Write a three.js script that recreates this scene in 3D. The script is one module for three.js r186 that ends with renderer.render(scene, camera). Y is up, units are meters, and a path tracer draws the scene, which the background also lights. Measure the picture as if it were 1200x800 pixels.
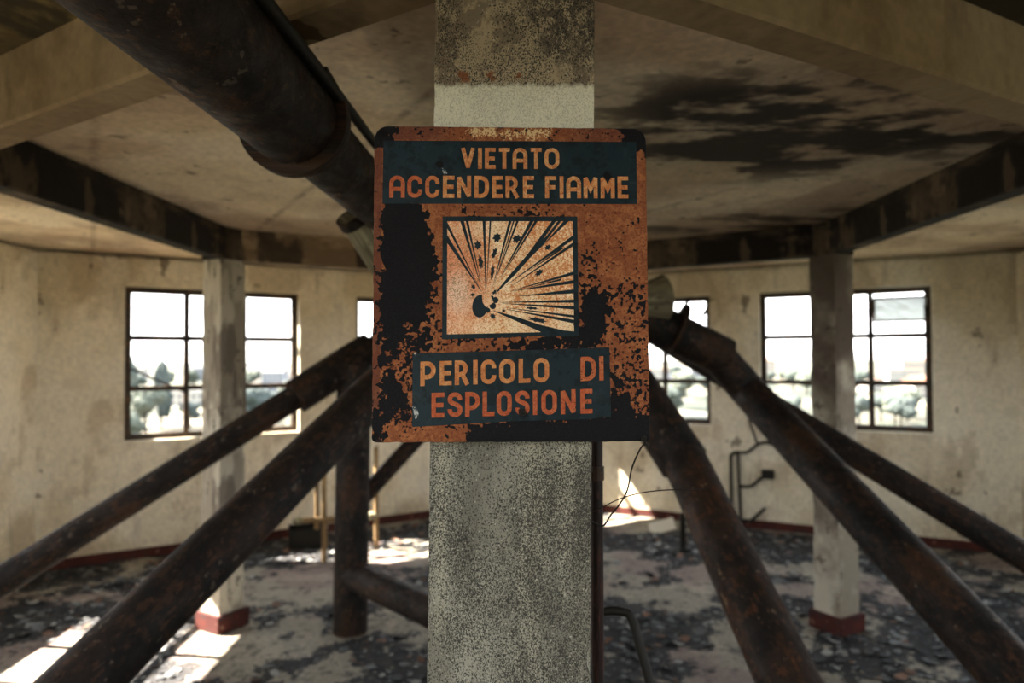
import * as THREE from 'three';
import { mergeGeometries, toCreasedNormals } from 'three/addons/utils/BufferGeometryUtils.js';

// ---------------------------------------------------------------- camera, sky, sun, exposure
const scene = new THREE.Scene();
const EYE = 1.77;
const camera = new THREE.PerspectiveCamera(52.0, 1.5, 0.05, 6000);
{ // the photographer's aim: a touch to the right, 1.4 degrees up, nearly level
  const yaw = 0.0139, pitch = 0.0245, roll = -0.0051;
  const R0 = new THREE.Vector3(Math.cos(yaw), 0, Math.sin(yaw)), F0 = new THREE.Vector3(Math.sin(yaw), 0, -Math.cos(yaw)), Y = new THREE.Vector3(0, 1, 0);
  const F = F0.clone().multiplyScalar(Math.cos(pitch)).addScaledVector(Y, Math.sin(pitch));
  const U = Y.clone().multiplyScalar(Math.cos(pitch)).addScaledVector(F0, -Math.sin(pitch));
  const right = R0.clone().multiplyScalar(Math.cos(roll)).addScaledVector(U, Math.sin(roll));
  const up = U.clone().multiplyScalar(Math.cos(roll)).addScaledVector(R0, -Math.sin(roll));
  camera.position.set(0, EYE, 0);
  camera.quaternion.setFromRotationMatrix(new THREE.Matrix4().makeBasis(right, up, F.clone().negate()));
}
camera.focus = 1.01;
camera.userData.fStop = 3.2;
const SUN = new THREE.Vector3(-1, 1.0, -0.17).normalize(); // towards the sun: from the left, 45 degrees up
{ // bright summer haze: almost white all round, a little bluer overhead, brighter towards the sun
  const W = 256, H = 128, d = new Float32Array(W * H * 4);
  for (let j = 0; j < H; j++) for (let i = 0; i < W; i++) {
    const up = ((j + 0.5) / H - 0.5) * Math.PI, round = ((i + 0.5) / W - 0.5) * 2 * Math.PI;
    const x = Math.cos(round) * Math.cos(up), y = Math.sin(up), z = Math.sin(round) * Math.cos(up);
    const k = Math.max(0, y), toSun = Math.max(0, x * SUN.x + y * SUN.y + z * SUN.z), glow = 0.5 * Math.pow(toSun, 6);
    const c = y < 0 ? [0.5, 0.47, 0.4] : [1.0 - 0.38 * k + glow, 0.99 - 0.28 * k + glow * 0.98, 0.98 - 0.14 * k + glow * 0.94];
    for (let q = 0; q < 3; q++) d[(j * W + i) * 4 + q] = c[q];
    d[(j * W + i) * 4 + 3] = 1;
  }
  const sky = new THREE.DataTexture(d, W, H, THREE.RGBAFormat, THREE.FloatType);
  sky.mapping = THREE.EquirectangularReflectionMapping; sky.magFilter = THREE.LinearFilter; sky.needsUpdate = true;
  scene.background = sky; scene.environment = sky;
}
const sun = new THREE.DirectionalLight(0xfff0e0, 12);
sun.position.copy(SUN).multiplyScalar(30);
sun.castShadow = true;
sun.shadow.mapSize.set(2048, 2048);
Object.assign(sun.shadow.camera, { left: -9, right: 9, top: 9, bottom: -9, near: 1, far: 60 });
sun.name = 'sunlight';
scene.add(sun, sun.target);
const renderer = new THREE.WebGLRenderer({ antialias: true });
renderer.toneMapping = THREE.LinearToneMapping;
renderer.toneMappingExposure = 7;
renderer.shadowMap.enabled = true;

// ---------------------------------------------------------------- helpers
let seed = 7;
const rnd = () => { seed = (seed + 0x6d2b79f5) | 0; let t = Math.imul(seed ^ (seed >>> 15), 1 | seed); t = (t + Math.imul(t ^ (t >>> 7), 61 | t)) ^ t; return ((t ^ (t >>> 14)) >>> 0) / 4294967296; };
const rr = (a, b) => a + (b - a) * rnd();
const lerp = (a, b, t) => a + (b - a) * t, clamp = (x, a = 0, b = 1) => Math.min(b, Math.max(a, x));
const ss = (a, b, x) => { const t = clamp((x - a) / (b - a)); return t * t * (3 - 2 * t); };
const P = (x, y, z) => new THREE.Vector3(x, y, -z); // plan coordinates: x right, y up, z ahead of the camera
const used = {};
function numbered(n) { used[n] = (used[n] ?? -1) + 1; return used[n] ? n + '_' + String(used[n]).padStart(3, '0') : n; }
function mesh(name, geo, mat, parent = scene) {
  const m = new THREE.Mesh(geo, mat); m.name = parent === scene ? numbered(name) : name; m.castShadow = m.receiveShadow = true; parent.add(m); return m;
}
function thing(name, label, category, pos, group) {
  const o = new THREE.Group(); o.name = numbered(name); scene.add(o); if (pos) o.position.copy(pos);
  o.userData = { label, category }; if (group) o.userData.group = group; return o;
}
function tag(o, label, category, group) { o.userData = { label, category }; if (group) o.userData.group = group; return o; }
function struct(o) { o.userData.kind = 'structure'; return o; }
const merge = (list) => mergeGeometries(list.map((g) => { const k = g.index ? g.toNonIndexed() : g; for (const a of Object.keys(k.attributes)) if (!['position', 'normal', 'uv'].includes(a)) k.deleteAttribute(a); return k; }));
// uv in metres from the dominant axis of the normal
function boxUV(g, ou = 0, ov = 0) {
  if (g.index) g = g.toNonIndexed();
  const p = g.attributes.position, n = g.attributes.normal, uv = new Float32Array(p.count * 2);
  for (let i = 0; i < p.count; i++) {
    const ax = Math.abs(n.getX(i)), ay = Math.abs(n.getY(i)), az = Math.abs(n.getZ(i));
    let u, v;
    if (ay > ax && ay > az) { u = p.getX(i); v = p.getZ(i); } else if (ax > az) { u = p.getZ(i) + 0.37; v = p.getY(i); } else { u = p.getX(i); v = p.getY(i); }
    uv[i * 2] = u + ou; uv[i * 2 + 1] = v + ov;
  }
  g.setAttribute('uv', new THREE.BufferAttribute(uv, 2)); return g;
}
const box = (w, h, d, x = 0, y = 0, z = 0) => boxUV(new THREE.BoxGeometry(w, h, d).translate(x, y, z));
// bevelled bar
function bar(w, h, d, x = 0, y = 0, z = 0, b = 0.004) {
  const s = new THREE.Shape(); s.moveTo(-w / 2 + b, -h / 2 + b); s.lineTo(w / 2 - b, -h / 2 + b); s.lineTo(w / 2 - b, h / 2 - b); s.lineTo(-w / 2 + b, h / 2 - b); s.closePath();
  return boxUV(new THREE.ExtrudeGeometry(s, { depth: d - 2 * b, bevelEnabled: true, bevelThickness: b, bevelSize: b, bevelSegments: 1 }).translate(x, y, z - d / 2 + b));
}
// tube of revolution between two points; v runs in metres, u once round
function rod(a, b, r, r2 = r, seg = 40, caps = true) {
  const d = b.clone().sub(a), L = d.length();
  const n = Math.max(1, Math.round(L / 0.12));
  const g = new THREE.CylinderGeometry(r2, r, L, seg, n, !caps), p = g.attributes.position, uv = g.attributes.uv;
  for (let i = 0; i < p.count; i++) uv.setXY(i, uv.getX(i), uv.getY(i) * L / 0.9);
  g.applyQuaternion(new THREE.Quaternion().setFromUnitVectors(new THREE.Vector3(0, 1, 0), d.normalize())).translate((a.x + b.x) / 2, (a.y + b.y) / 2, (a.z + b.z) / 2);
  return g;
}
function hollow(a, b, r, t, seg = 44) { // open-ended pipe wall
  const d = b.clone().sub(a), L = d.length();
  const pts = [[r - t, 0], [r - t * 0.3, 0], [r, t * 0.3], [r, L * 0.25], [r, L * 0.5], [r, L * 0.75], [r, L - t * 0.3], [r - t * 0.3, L], [r - t, L], [r - t, L * 0.5], [r - t, 0]].map(([x, y]) => new THREE.Vector2(x, y));
  const g = new THREE.LatheGeometry(pts, seg), p = g.attributes.position, uv = g.attributes.uv;
  for (let i = 0; i < p.count; i++) uv.setXY(i, uv.getX(i), p.getY(i) / 0.9);
  g.applyQuaternion(new THREE.Quaternion().setFromUnitVectors(new THREE.Vector3(0, 1, 0), d.normalize())).translate(a.x, a.y, a.z);
  return toCreasedNormals(g, 0.6);
}
function tube(pts, r, seg = 12, n = 0) {
  const c = new THREE.CatmullRomCurve3(pts, false, 'centripetal'), L = c.getLength();
  const g = new THREE.TubeGeometry(c, n || Math.max(8, Math.round(L / 0.02)), r, seg), uv = g.attributes.uv;
  for (let i = 0; i < uv.count; i++) uv.setXY(i, uv.getY(i), uv.getX(i) * L / 0.9);
  return g;
}
function poly(pts, r, seg = 12) { // bent pipe with short radiused corners
  const q = [pts[0]];
  for (let i = 1; i < pts.length - 1; i++) {
    const la = pts[i].distanceTo(pts[i - 1]), lb = pts[i].distanceTo(pts[i + 1]), k = Math.min(2.4 * r, 0.4 * la, 0.4 * lb), f = (m) => pts[i].clone().lerp(pts[i - 1], m * k / la), g = (m) => pts[i].clone().lerp(pts[i + 1], m * k / lb);
    q.push(f(1.15), f(1), f(0.5).add(g(0.5)).multiplyScalar(0.5).lerp(pts[i], 0.25), g(1), g(1.15));
  }
  q.push(pts[pts.length - 1]); return tube(q, r, seg, Math.max(60, pts.length * 24));
}

// ---------------------------------------------------------------- noise fields (tileable)
const FN = 512;
function field(cells, oct = 5, gain = 0.5) {
  const out = new Float32Array(FN * FN); let amp = 1;
  for (let o = 0; o < oct && cells <= FN; o++, cells *= 2, amp *= gain) {
    const lat = new Float32Array(cells * cells); for (let i = 0; i < lat.length; i++) lat[i] = rnd() * 2 - 1;
    const k = cells / FN;
    for (let y = 0; y < FN; y++) {
      const fy = y * k, y0 = Math.floor(fy), ty = fy - y0, sy = ty * ty * (3 - 2 * ty), r0 = (y0 % cells) * cells, r1 = ((y0 + 1) % cells) * cells;
      for (let x = 0; x < FN; x++) {
        const fx = x * k, x0 = Math.floor(fx), tx = fx - x0, sx = tx * tx * (3 - 2 * tx), x1 = (x0 + 1) % cells;
        const a = lat[r0 + x0] + (lat[r0 + x1] - lat[r0 + x0]) * sx, b = lat[r1 + x0] + (lat[r1 + x1] - lat[r1 + x0]) * sx;
        out[y * FN + x] += amp * (a + (b - a) * sy);
      }
    }
  }
  // flatten the histogram to 0..1
  const order = Float32Array.from(out).sort();
  const lo = order[Math.floor(order.length * 0.005)], hi = order[Math.floor(order.length * 0.995)];
  for (let i = 0; i < out.length; i++) out[i] = clamp((out[i] - lo) / (hi - lo));
  return out;
}
function S(F, u, v) { // bilinear, wrapping
  u = (u - Math.floor(u)) * FN; v = (v - Math.floor(v)) * FN;
  const x0 = u | 0, y0 = v | 0, tx = u - x0, ty = v - y0, x1 = (x0 + 1) & 511, y1 = (y0 + 1) & 511, a = (y0 & 511) * FN, b = y1 * FN, xx = x0 & 511;
  const p = F[a + xx] + (F[a + x1] - F[a + xx]) * tx, q = F[b + xx] + (F[b + x1] - F[b + xx]) * tx;
  return p + (q - p) * ty;
}
const N4 = field(4, 6), N8 = field(8, 6), N16 = field(16, 5), N64 = field(64, 3, 0.6), NF = field(256, 2, 0.7), M4 = field(4, 7, 0.6), M16 = field(16, 5, 0.65);
function tex(w, h, fn, { srgb = true, rep = [1, 1], wrap = true } = {}) {
  const d = new Uint8Array(w * h * 4);
  for (let y = 0, i = 0; y < h; y++) for (let x = 0; x < w; x++, i += 4) {
    const c = fn((x + 0.5) / w, (y + 0.5) / h, x, y);
    d[i] = clamp(c[0], 0, 255); d[i + 1] = clamp(c[1], 0, 255); d[i + 2] = clamp(c[2], 0, 255); d[i + 3] = 255;
  }
  const t = new THREE.DataTexture(d, w, h, THREE.RGBAFormat);
  t.magFilter = THREE.LinearFilter; t.minFilter = THREE.LinearMipmapLinearFilter; t.generateMipmaps = true;
  t.wrapS = t.wrapT = wrap ? THREE.RepeatWrapping : THREE.ClampToEdgeWrapping; t.repeat.set(...rep);
  if (srgb) t.colorSpace = THREE.SRGBColorSpace; t.needsUpdate = true; return t;
}
const mix3 = (a, b, t) => [lerp(a[0], b[0], t), lerp(a[1], b[1], t), lerp(a[2], b[2], t)];
const grey = (x) => { const k = x * 255; return [k, k, k]; };

// ---------------------------------------------------------------- surface materials
// lime-washed plaster, yellowed, with damp patches and scuffs (tile 3 m)
const plasterTex = tex(1024, 1024, (u, v) => {
  let c = mix3([224, 216, 194], [206, 195, 168], ss(0.35, 0.75, S(N4, u, v)));
  c = mix3(c, [174, 158, 132], 0.5 * ss(0.62, 0.85, S(M4, u * 2, v)));
  c = mix3(c, [228, 222, 204], 0.5 * ss(0.6, 0.8, S(N8, u + 0.3, v + 0.4)));
  c = mix3(c, [128, 118, 104], 0.28 * ss(0.72, 0.9, S(N8, u * 3, v * 0.5 + 0.2)) * S(N16, u, v));   // runs
  c = mix3(c, [96, 84, 70], 0.6 * ss(0.965, 0.99, S(M16, u + 0.1, v)));       // scuffs and flakes
  const k = 0.94 + 0.12 * S(N64, u * 2, v * 2); return [c[0] * k, c[1] * k, c[2] * k];
}, { rep: [1 / 3, 1 / 3] });
const plasterBump = tex(512, 512, (u, v) => grey(0.6 * S(N8, u, v) + 0.4 * S(N64, u, v)), { srgb: false, rep: [1 / 3, 1 / 3] });
const M = {};
const std = (o) => new THREE.MeshPhysicalMaterial({ roughness: 0.9, metalness: 0, specularIntensity: 0.5, ...o });
M.plaster = std({ map: plasterTex, bumpMap: plasterBump, bumpScale: 0.006, roughness: 0.93 });

// ceiling: cast slab with smoke and soot deposits; uv are plan metres / 12
const sootSpots = [ // x, z (plan metres), radius along x, z, strength: the black smoke marks seen right of the sign
  [1.15, 2.65, 0.75, 0.34, 0.85], [0.8, 2.35, 0.5, 0.25, 0.7], [1.35, 3.15, 0.6, 0.32, 0.7], [0.75, 3.0, 0.4, 0.3, 0.45], [1.9, 2.75, 0.6, 0.22, 0.45], [2.0, 4.4, 0.9, 0.35, 0.7], [1.2, 4.75, 0.9, 0.22, 0.5],
  [-1.5, 3.2, 0.5, 0.6, 0.25], [-0.9, 2.3, 0.5, 0.3, 0.3], [1.5, 0.7, 0.8, 0.5, 0.6], [2.6, 1.3, 0.8, 0.6, 0.5],
];
const ceilTex = tex(1536, 1536, (u, v) => {
  const x = u * 12 - 6, z = v * 12 - 2.5; // plan
  let c = mix3([226, 212, 186], [200, 178, 150], ss(0.3, 0.7, S(N4, x / 3.1, z / 2.3)));
  c = mix3(c, [150, 130, 110], 0.5 * ss(0.5, 0.8, S(M4, x / 2.2 + 0.3, z / 4)));
  c = mix3(c, [222, 206, 170], 0.5 * ss(0.55, 0.8, S(N8, x / 5 + 0.2, z / 3)));
  let s = 0;
  for (const [sx, sz, rx, rz, k] of sootSpots) s += k * Math.exp(-(((x - sx) / rx) ** 2) - (((z - sz) / rz) ** 2));
  const streak = S(M4, x / 3.4 + z / 14, z / 1.5) * 0.55 + S(M16, x / 4, z / 2.2) * 0.45, w = clamp(s * 1.15);
  c = mix3(c, [34, 29, 26], clamp(w * (0.22 + 0.78 * ss(0.66 - 0.34 * w, 0.86 - 0.34 * w, streak))) * 0.93);
  // shuttering-board joints
  const bx = (x * 0.86 + z * 0.5) / 0.95, e = Math.abs(bx - Math.round(bx)) * 0.95;
  c = mix3(c, [110, 92, 76], 0.5 * ss(0.03, 0.004, e) * S(N16, x, z));
  c = mix3(c, [64, 54, 46], 0.5 * ss(0.93, 0.97, S(M16, x / 1.3, z / 1.1)));
  const k = 0.92 + 0.16 * S(N64, x, z); return [c[0] * k, c[1] * k, c[2] * k];
}, { wrap: false });
M.ceiling = std({ map: ceilTex, bumpMap: plasterBump, bumpScale: 0.006 });

// floor: worn screed, pinkish and grey, with black grime where litter lies
const grime = (x, z) => {
  let g = S(M4, x / 4.3 + 0.13, z / 4.3 + 0.4) * 0.62 + S(M16, x / 5, z / 5) * 0.38;
  g += 0.20 * Math.exp(-(((x + 2.9) / 0.8) ** 2) - (((z - 5.6) / 0.9) ** 2)) + 0.14 * Math.exp(-(((x + 1.6) / 1.2) ** 2) - (((z - 6.8) / 0.6) ** 2));
  g += 0.16 * Math.exp(-(((x - 3.4) / 1.0) ** 2) - (((z - 4.8) / 1.2) ** 2)) + 0.13 * Math.exp(-(((x - 2.2) / 1.3) ** 2) - (((z - 6.4) / 0.55) ** 2)) + 0.1 * Math.exp(-(((x - 0.9) / 0.7) ** 2) - (((z - 4.4) / 0.8) ** 2));
  g -= 0.22 * Math.exp(-(((x + 1.55) / 0.5) ** 2) - (((z - 4.7) / 0.7) ** 2)) + 0.12 * Math.exp(-(((x - 2.4) / 0.7) ** 2) - (((z - 4.9) / 0.5) ** 2));
  return g;
};
const floorTex = tex(2048, 2048, (u, v) => {
  const x = u * 12 - 6, z = v * 12 - 2.5;
  let c = mix3([128, 124, 112], [118, 106, 100], ss(0.4, 0.65, S(N4, x / 3, z / 3)));
  c = mix3(c, [150, 144, 130], 0.5 * ss(0.62, 0.8, S(N8, x / 2, z / 2)));
  const g = grime(x, z);
  c = mix3(c, [30, 32, 34], 0.92 * ss(0.49, 0.58, g + 0.14 * (S(N64, x / 1.4, z / 1.4) - 0.5)));
  c = mix3(c, [60, 56, 52], 0.5 * ss(0.6, 0.9, S(M16, x / 1.1 + 0.3, z / 1.1)));
  const k = 0.88 + 0.24 * S(N64, x / 0.9, z / 0.9); return [c[0] * k, c[1] * k, c[2] * k];
}, { wrap: false });
const fineBump = tex(512, 512, (u, v) => grey(0.5 * S(N16, u, v) + 0.5 * S(NF, u, v)), { srgb: false, rep: [9, 9] });
M.floor = std({ map: floorTex, bumpMap: fineBump, bumpScale: 0.004, roughness: 0.85 });

// bare concrete of the near column: pale wash with black speckle (tile 0.55 x 2.2 m, v = height)
const GR = Float32Array.from({ length: 704 * 2048 }, rnd);
const colTex = tex(704, 2048, (u, v, X, Y) => {
  const h = v * 2.2 + 0.45; // metres above the floor
  let c = mix3([148, 147, 132], [124, 122, 108], S(N4, u * 1.0, v * 4));
  const low = ss(1.72, 1.62, h), top = ss(2.172, 2.184, h + 0.006 * (S(N64, u * 1.2, v * 4) - 0.5));
  // rows of vertical wash runs
  c = mix3(c, [172, 168, 146], low * 0.55 * ss(0.55, 0.75, S(N8, u * 1.3 + 0.2, v * 0.7)));
  c = mix3(c, [92, 90, 80], low * 0.6 * ss(0.45, 0.75, S(M4, u * 1.6, v * 1.5 + 0.4)));
  if (h > 2.0 && h < 2.2) c = mix3(c, [222, 218, 192], 0.9 * (1 - top));           // pale band of old paint above the sign
  c = mix3(c, [166, 148, 118], 0.85 * top);
  c = mix3(c, [96, 84, 70], 0.6 * top * ss(0.48, 0.68, S(M16, u, v * 3.2)));
  c = mix3(c, [58, 52, 48], 0.6 * top * ss(0.5, 0.7, S(N4, u * 1.2 + 0.15, v * 3 + 0.2)) * ss(0.4, 0.6, S(M16, u * 3, v * 12)));
  // speckle: black lichen dots, single grains and small clusters, denser in dirty patches
  const dens = 0.10 + 0.36 * ss(0.25, 0.85, S(M4, u * 1.2 + 0.5, v * 3)) - 0.1 * top + 0.14 * low * ss(0.3, 0.8, S(N8, u * 1.4 + 0.1, v * 2.6)), band = h > 2.0 && top < 0.5 ? 0.22 : 1;
  const g1 = GR[(Y * 704 + X) % GR.length], g2 = GR[((Y >> 1) * 352 + (X >> 1) + 77777) % GR.length], sp = S(NF, u * 2, v * 8);
  c = mix3(c, [40, 39, 35], 0.8 * band * Math.max(g1 < dens * 0.8 ? 1 : 0, g2 < dens * 0.42 ? 1 : 0, 0.8 * ss(1.0 - 0.35 * dens, 1.06 - 0.35 * dens, sp + 0.08)));
  if (g2 > 0.985) c = mix3(c, [200, 196, 176], 0.5);
  c = mix3(c, [118, 66, 38], 0.8 * ss(0.012, 0.004, Math.abs(h - 2.19)) * ss(0.7, 0.8, S(N16, u * 1.7 + 0.3, v * 6)));
  return c;
}, { rep: [1 / 0.55, 1 / 2.2] });
const colBump = tex(704, 2048, (u, v) => grey(0.5 * S(NF, u * 2, v * 8) + 0.3 * S(N64, u * 3.1, v * 12.4) + 0.2 * S(N16, u, v * 4)), { srgb: false, rep: [1 / 0.55, 1 / 2.2] });
M.nearColumn = std({ map: colTex, bumpMap: colBump, bumpScale: 0.0022, roughness: 0.92 });
// whitewashed columns farther back
const washTex = tex(512, 512, (u, v) => {
  let c = mix3([196, 190, 172], [158, 150, 134], ss(0.4, 0.7, S(N8, u * 2, v * 0.6)));
  c = mix3(c, [96, 88, 80], 0.6 * ss(0.6, 0.8, S(M4, u * 2, v * 0.5 + 0.3)));
  c = mix3(c, [60, 54, 50], 0.5 * ss(0.84, 0.92, S(M16, u, v))); return c;
}, { rep: [1, 1] });
const darkTopTex = tex(256, 1024, (u, v) => { // v = height / 3 m: wash colour darkens unevenly towards the ceiling
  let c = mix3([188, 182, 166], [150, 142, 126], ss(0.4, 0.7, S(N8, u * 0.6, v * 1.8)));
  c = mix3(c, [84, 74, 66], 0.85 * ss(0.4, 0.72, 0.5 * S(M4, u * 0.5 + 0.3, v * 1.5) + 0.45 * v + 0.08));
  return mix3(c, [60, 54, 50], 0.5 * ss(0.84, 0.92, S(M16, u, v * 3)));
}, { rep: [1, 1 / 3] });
M.washDarkTop = std({ map: darkTopTex, bumpMap: colBump, bumpScale: 0.002 });
M.wash = std({ map: washTex, bumpMap: colBump, bumpScale: 0.002 });
// beams: smoke-blackened concrete
const beamTex = tex(512, 512, (u, v) => {
  let c = mix3([92, 80, 66], [38, 34, 30], ss(0.25, 0.6, S(M4, u, v * 2)));
  c = mix3(c, [142, 122, 96], 0.5 * ss(0.66, 0.86, S(N8, u * 2, v))); return c;
}, { rep: [0.5, 0.5] });
M.beam = std({ map: beamTex, bumpMap: plasterBump, bumpScale: 0.008 });
const beamTex2 = tex(512, 512, (u, v) => {
  let c = mix3([176, 154, 122], [130, 110, 86], ss(0.35, 0.7, S(M4, u, v * 2)));
  c = mix3(c, [52, 44, 38], 0.7 * ss(0.6, 0.8, S(N8, u * 1.5 + 0.3, v))); return c;
}, { rep: [0.5, 0.5] });
M.beamPale = std({ map: beamTex2, bumpMap: plasterBump, bumpScale: 0.008 });
M.beamCeil = std({ map: plasterTex, color: 0xa89884, bumpMap: plasterBump, bumpScale: 0.006 });
// red oxide skirting paint, chipped
const redTex = tex(512, 512, (u, v) => {
  let c = mix3([86, 40, 33], [64, 32, 29], S(N8, u, v));
  c = mix3(c, [56, 44, 42], 0.7 * ss(0.62, 0.74, S(M16, u, v))); c = mix3(c, [150, 128, 108], 0.6 * ss(0.86, 0.92, S(M16, u + 0.4, v + 0.2))); return c;
}, { rep: [1.2, 1.2] });
M.red = std({ map: redTex, roughness: 0.8 });
// rusted steel pipe
const rustTex = tex(1024, 1024, (u, v) => {
  let c = mix3([44, 36, 32], [27, 25, 25], ss(0.3, 0.6, S(N4, u, v)));
  c = mix3(c, [88, 60, 40], 0.6 * ss(0.52, 0.78, S(M4, u * 2 + 0.2, v) * 0.6 + S(M16, u * 2, v * 2) * 0.4));
  c = mix3(c, [116, 78, 50], 0.45 * ss(0.70, 0.84, S(M16, u * 2 + 0.5, v * 2)));
  c = mix3(c, [128, 118, 104], 0.7 * ss(0.9, 0.95, S(M16, u + 0.35, v * 1.0 + 0.1)));   // bare scrapes
  const k = 0.8 + 0.4 * S(N64, u * 3, v * 3); return [c[0] * k, c[1] * k, c[2] * k];
});
const rustRough = tex(512, 512, (u, v) => grey(0.54 + 0.36 * S(M16, u, v)), { srgb: false });
const rustBump = tex(512, 512, (u, v) => grey(0.6 * S(M16, u, v) + 0.4 * S(NF, u, v)), { srgb: false });
const rust = (tint, rough = 1) => std({ specularIntensity: 0.55, map: rustTex, roughnessMap: rustRough, roughness: rough, bumpMap: rustBump, bumpScale: 0.0015, color: tint });
M.rust = rust(0xccc6c0); M.rustWarm = rust(0xe8d2bc);
M.black = std({ color: 0x16150f, roughness: 0.6 });
M.greyPaint = std({ map: washTex, color: 0xc4c4b0, roughness: 0.7 });
const steelTex = tex(256, 256, (u, v) => mix3(mix3([74, 66, 56], [48, 44, 40], S(N8, u, v)), [112, 74, 46], 0.6 * ss(0.6, 0.8, S(M16, u, v))), { rep: [2, 2] });
M.stand = std({ map: washTex, color: 0xd8bc94, roughness: 0.7 });
M.frame = std({ map: steelTex, roughness: 0.75 });
M.glass = new THREE.MeshPhysicalMaterial({ color: 0xffffff, transmission: 1, thickness: 0, roughness: 0, ior: 1.5 });
const dustyTex = tex(256, 256, (u, v) => grey(0.55 - 0.35 * S(N8, u, v)), { srgb: false, rep: [2, 2] });
M.dustyGlass = new THREE.MeshPhysicalMaterial({ color: 0xb4bcbc, transmission: 0.7, thickness: 0, roughness: 0.5, transmissionMap: dustyTex, ior: 1.5 });

// ---------------------------------------------------------------- the room: a hexagon of walls round a hexagon of columns
const CORNERS = [[-3.806, 1.04], [-3.932, 5.971], [0.276, 8.546], [4.609, 6.189], [4.735, 1.258], [0.527, -1.317]];
const SIDES = ['left', 'back_left', 'back_right', 'right', 'front_right', 'front_left'];
const HCEIL = 2.733, SILL = 1.047, HEAD = 2.442, T = 0.24;
const hexShape = (grow) => {
  const cx = 0.4, cz = 3.61, s = new THREE.Shape();
  CORNERS.forEach(([x, z], i) => { const a = Math.hypot(x - cx, z - cz), k = 1 + grow / a, X = cx + (x - cx) * k, Z = cz + (z - cz) * k; i ? s.lineTo(X, Z) : s.moveTo(X, Z); });
  s.closePath(); return s;
};
function slab(y0, thick) {
  const g = new THREE.ExtrudeGeometry(hexShape(0.28), { depth: thick, bevelEnabled: false }).rotateX(-Math.PI / 2);
  const p = g.attributes.position, uv = new Float32Array(p.count * 2);
  for (let i = 0; i < p.count; i++) { uv[i * 2] = (p.getX(i) + 6) / 12; uv[i * 2 + 1] = (-p.getZ(i) + 2.5) / 12; }
  g.setAttribute('uv', new THREE.BufferAttribute(uv, 2)); return g.translate(0, y0, 0);
}
struct(mesh('floor', slab(-0.3, 0.3), M.floor));
struct(mesh('ceiling', slab(HCEIL, 0.3), M.ceiling));
const HIN = 2.65; // the soffit inside the ring of columns lies a little lower

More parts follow.
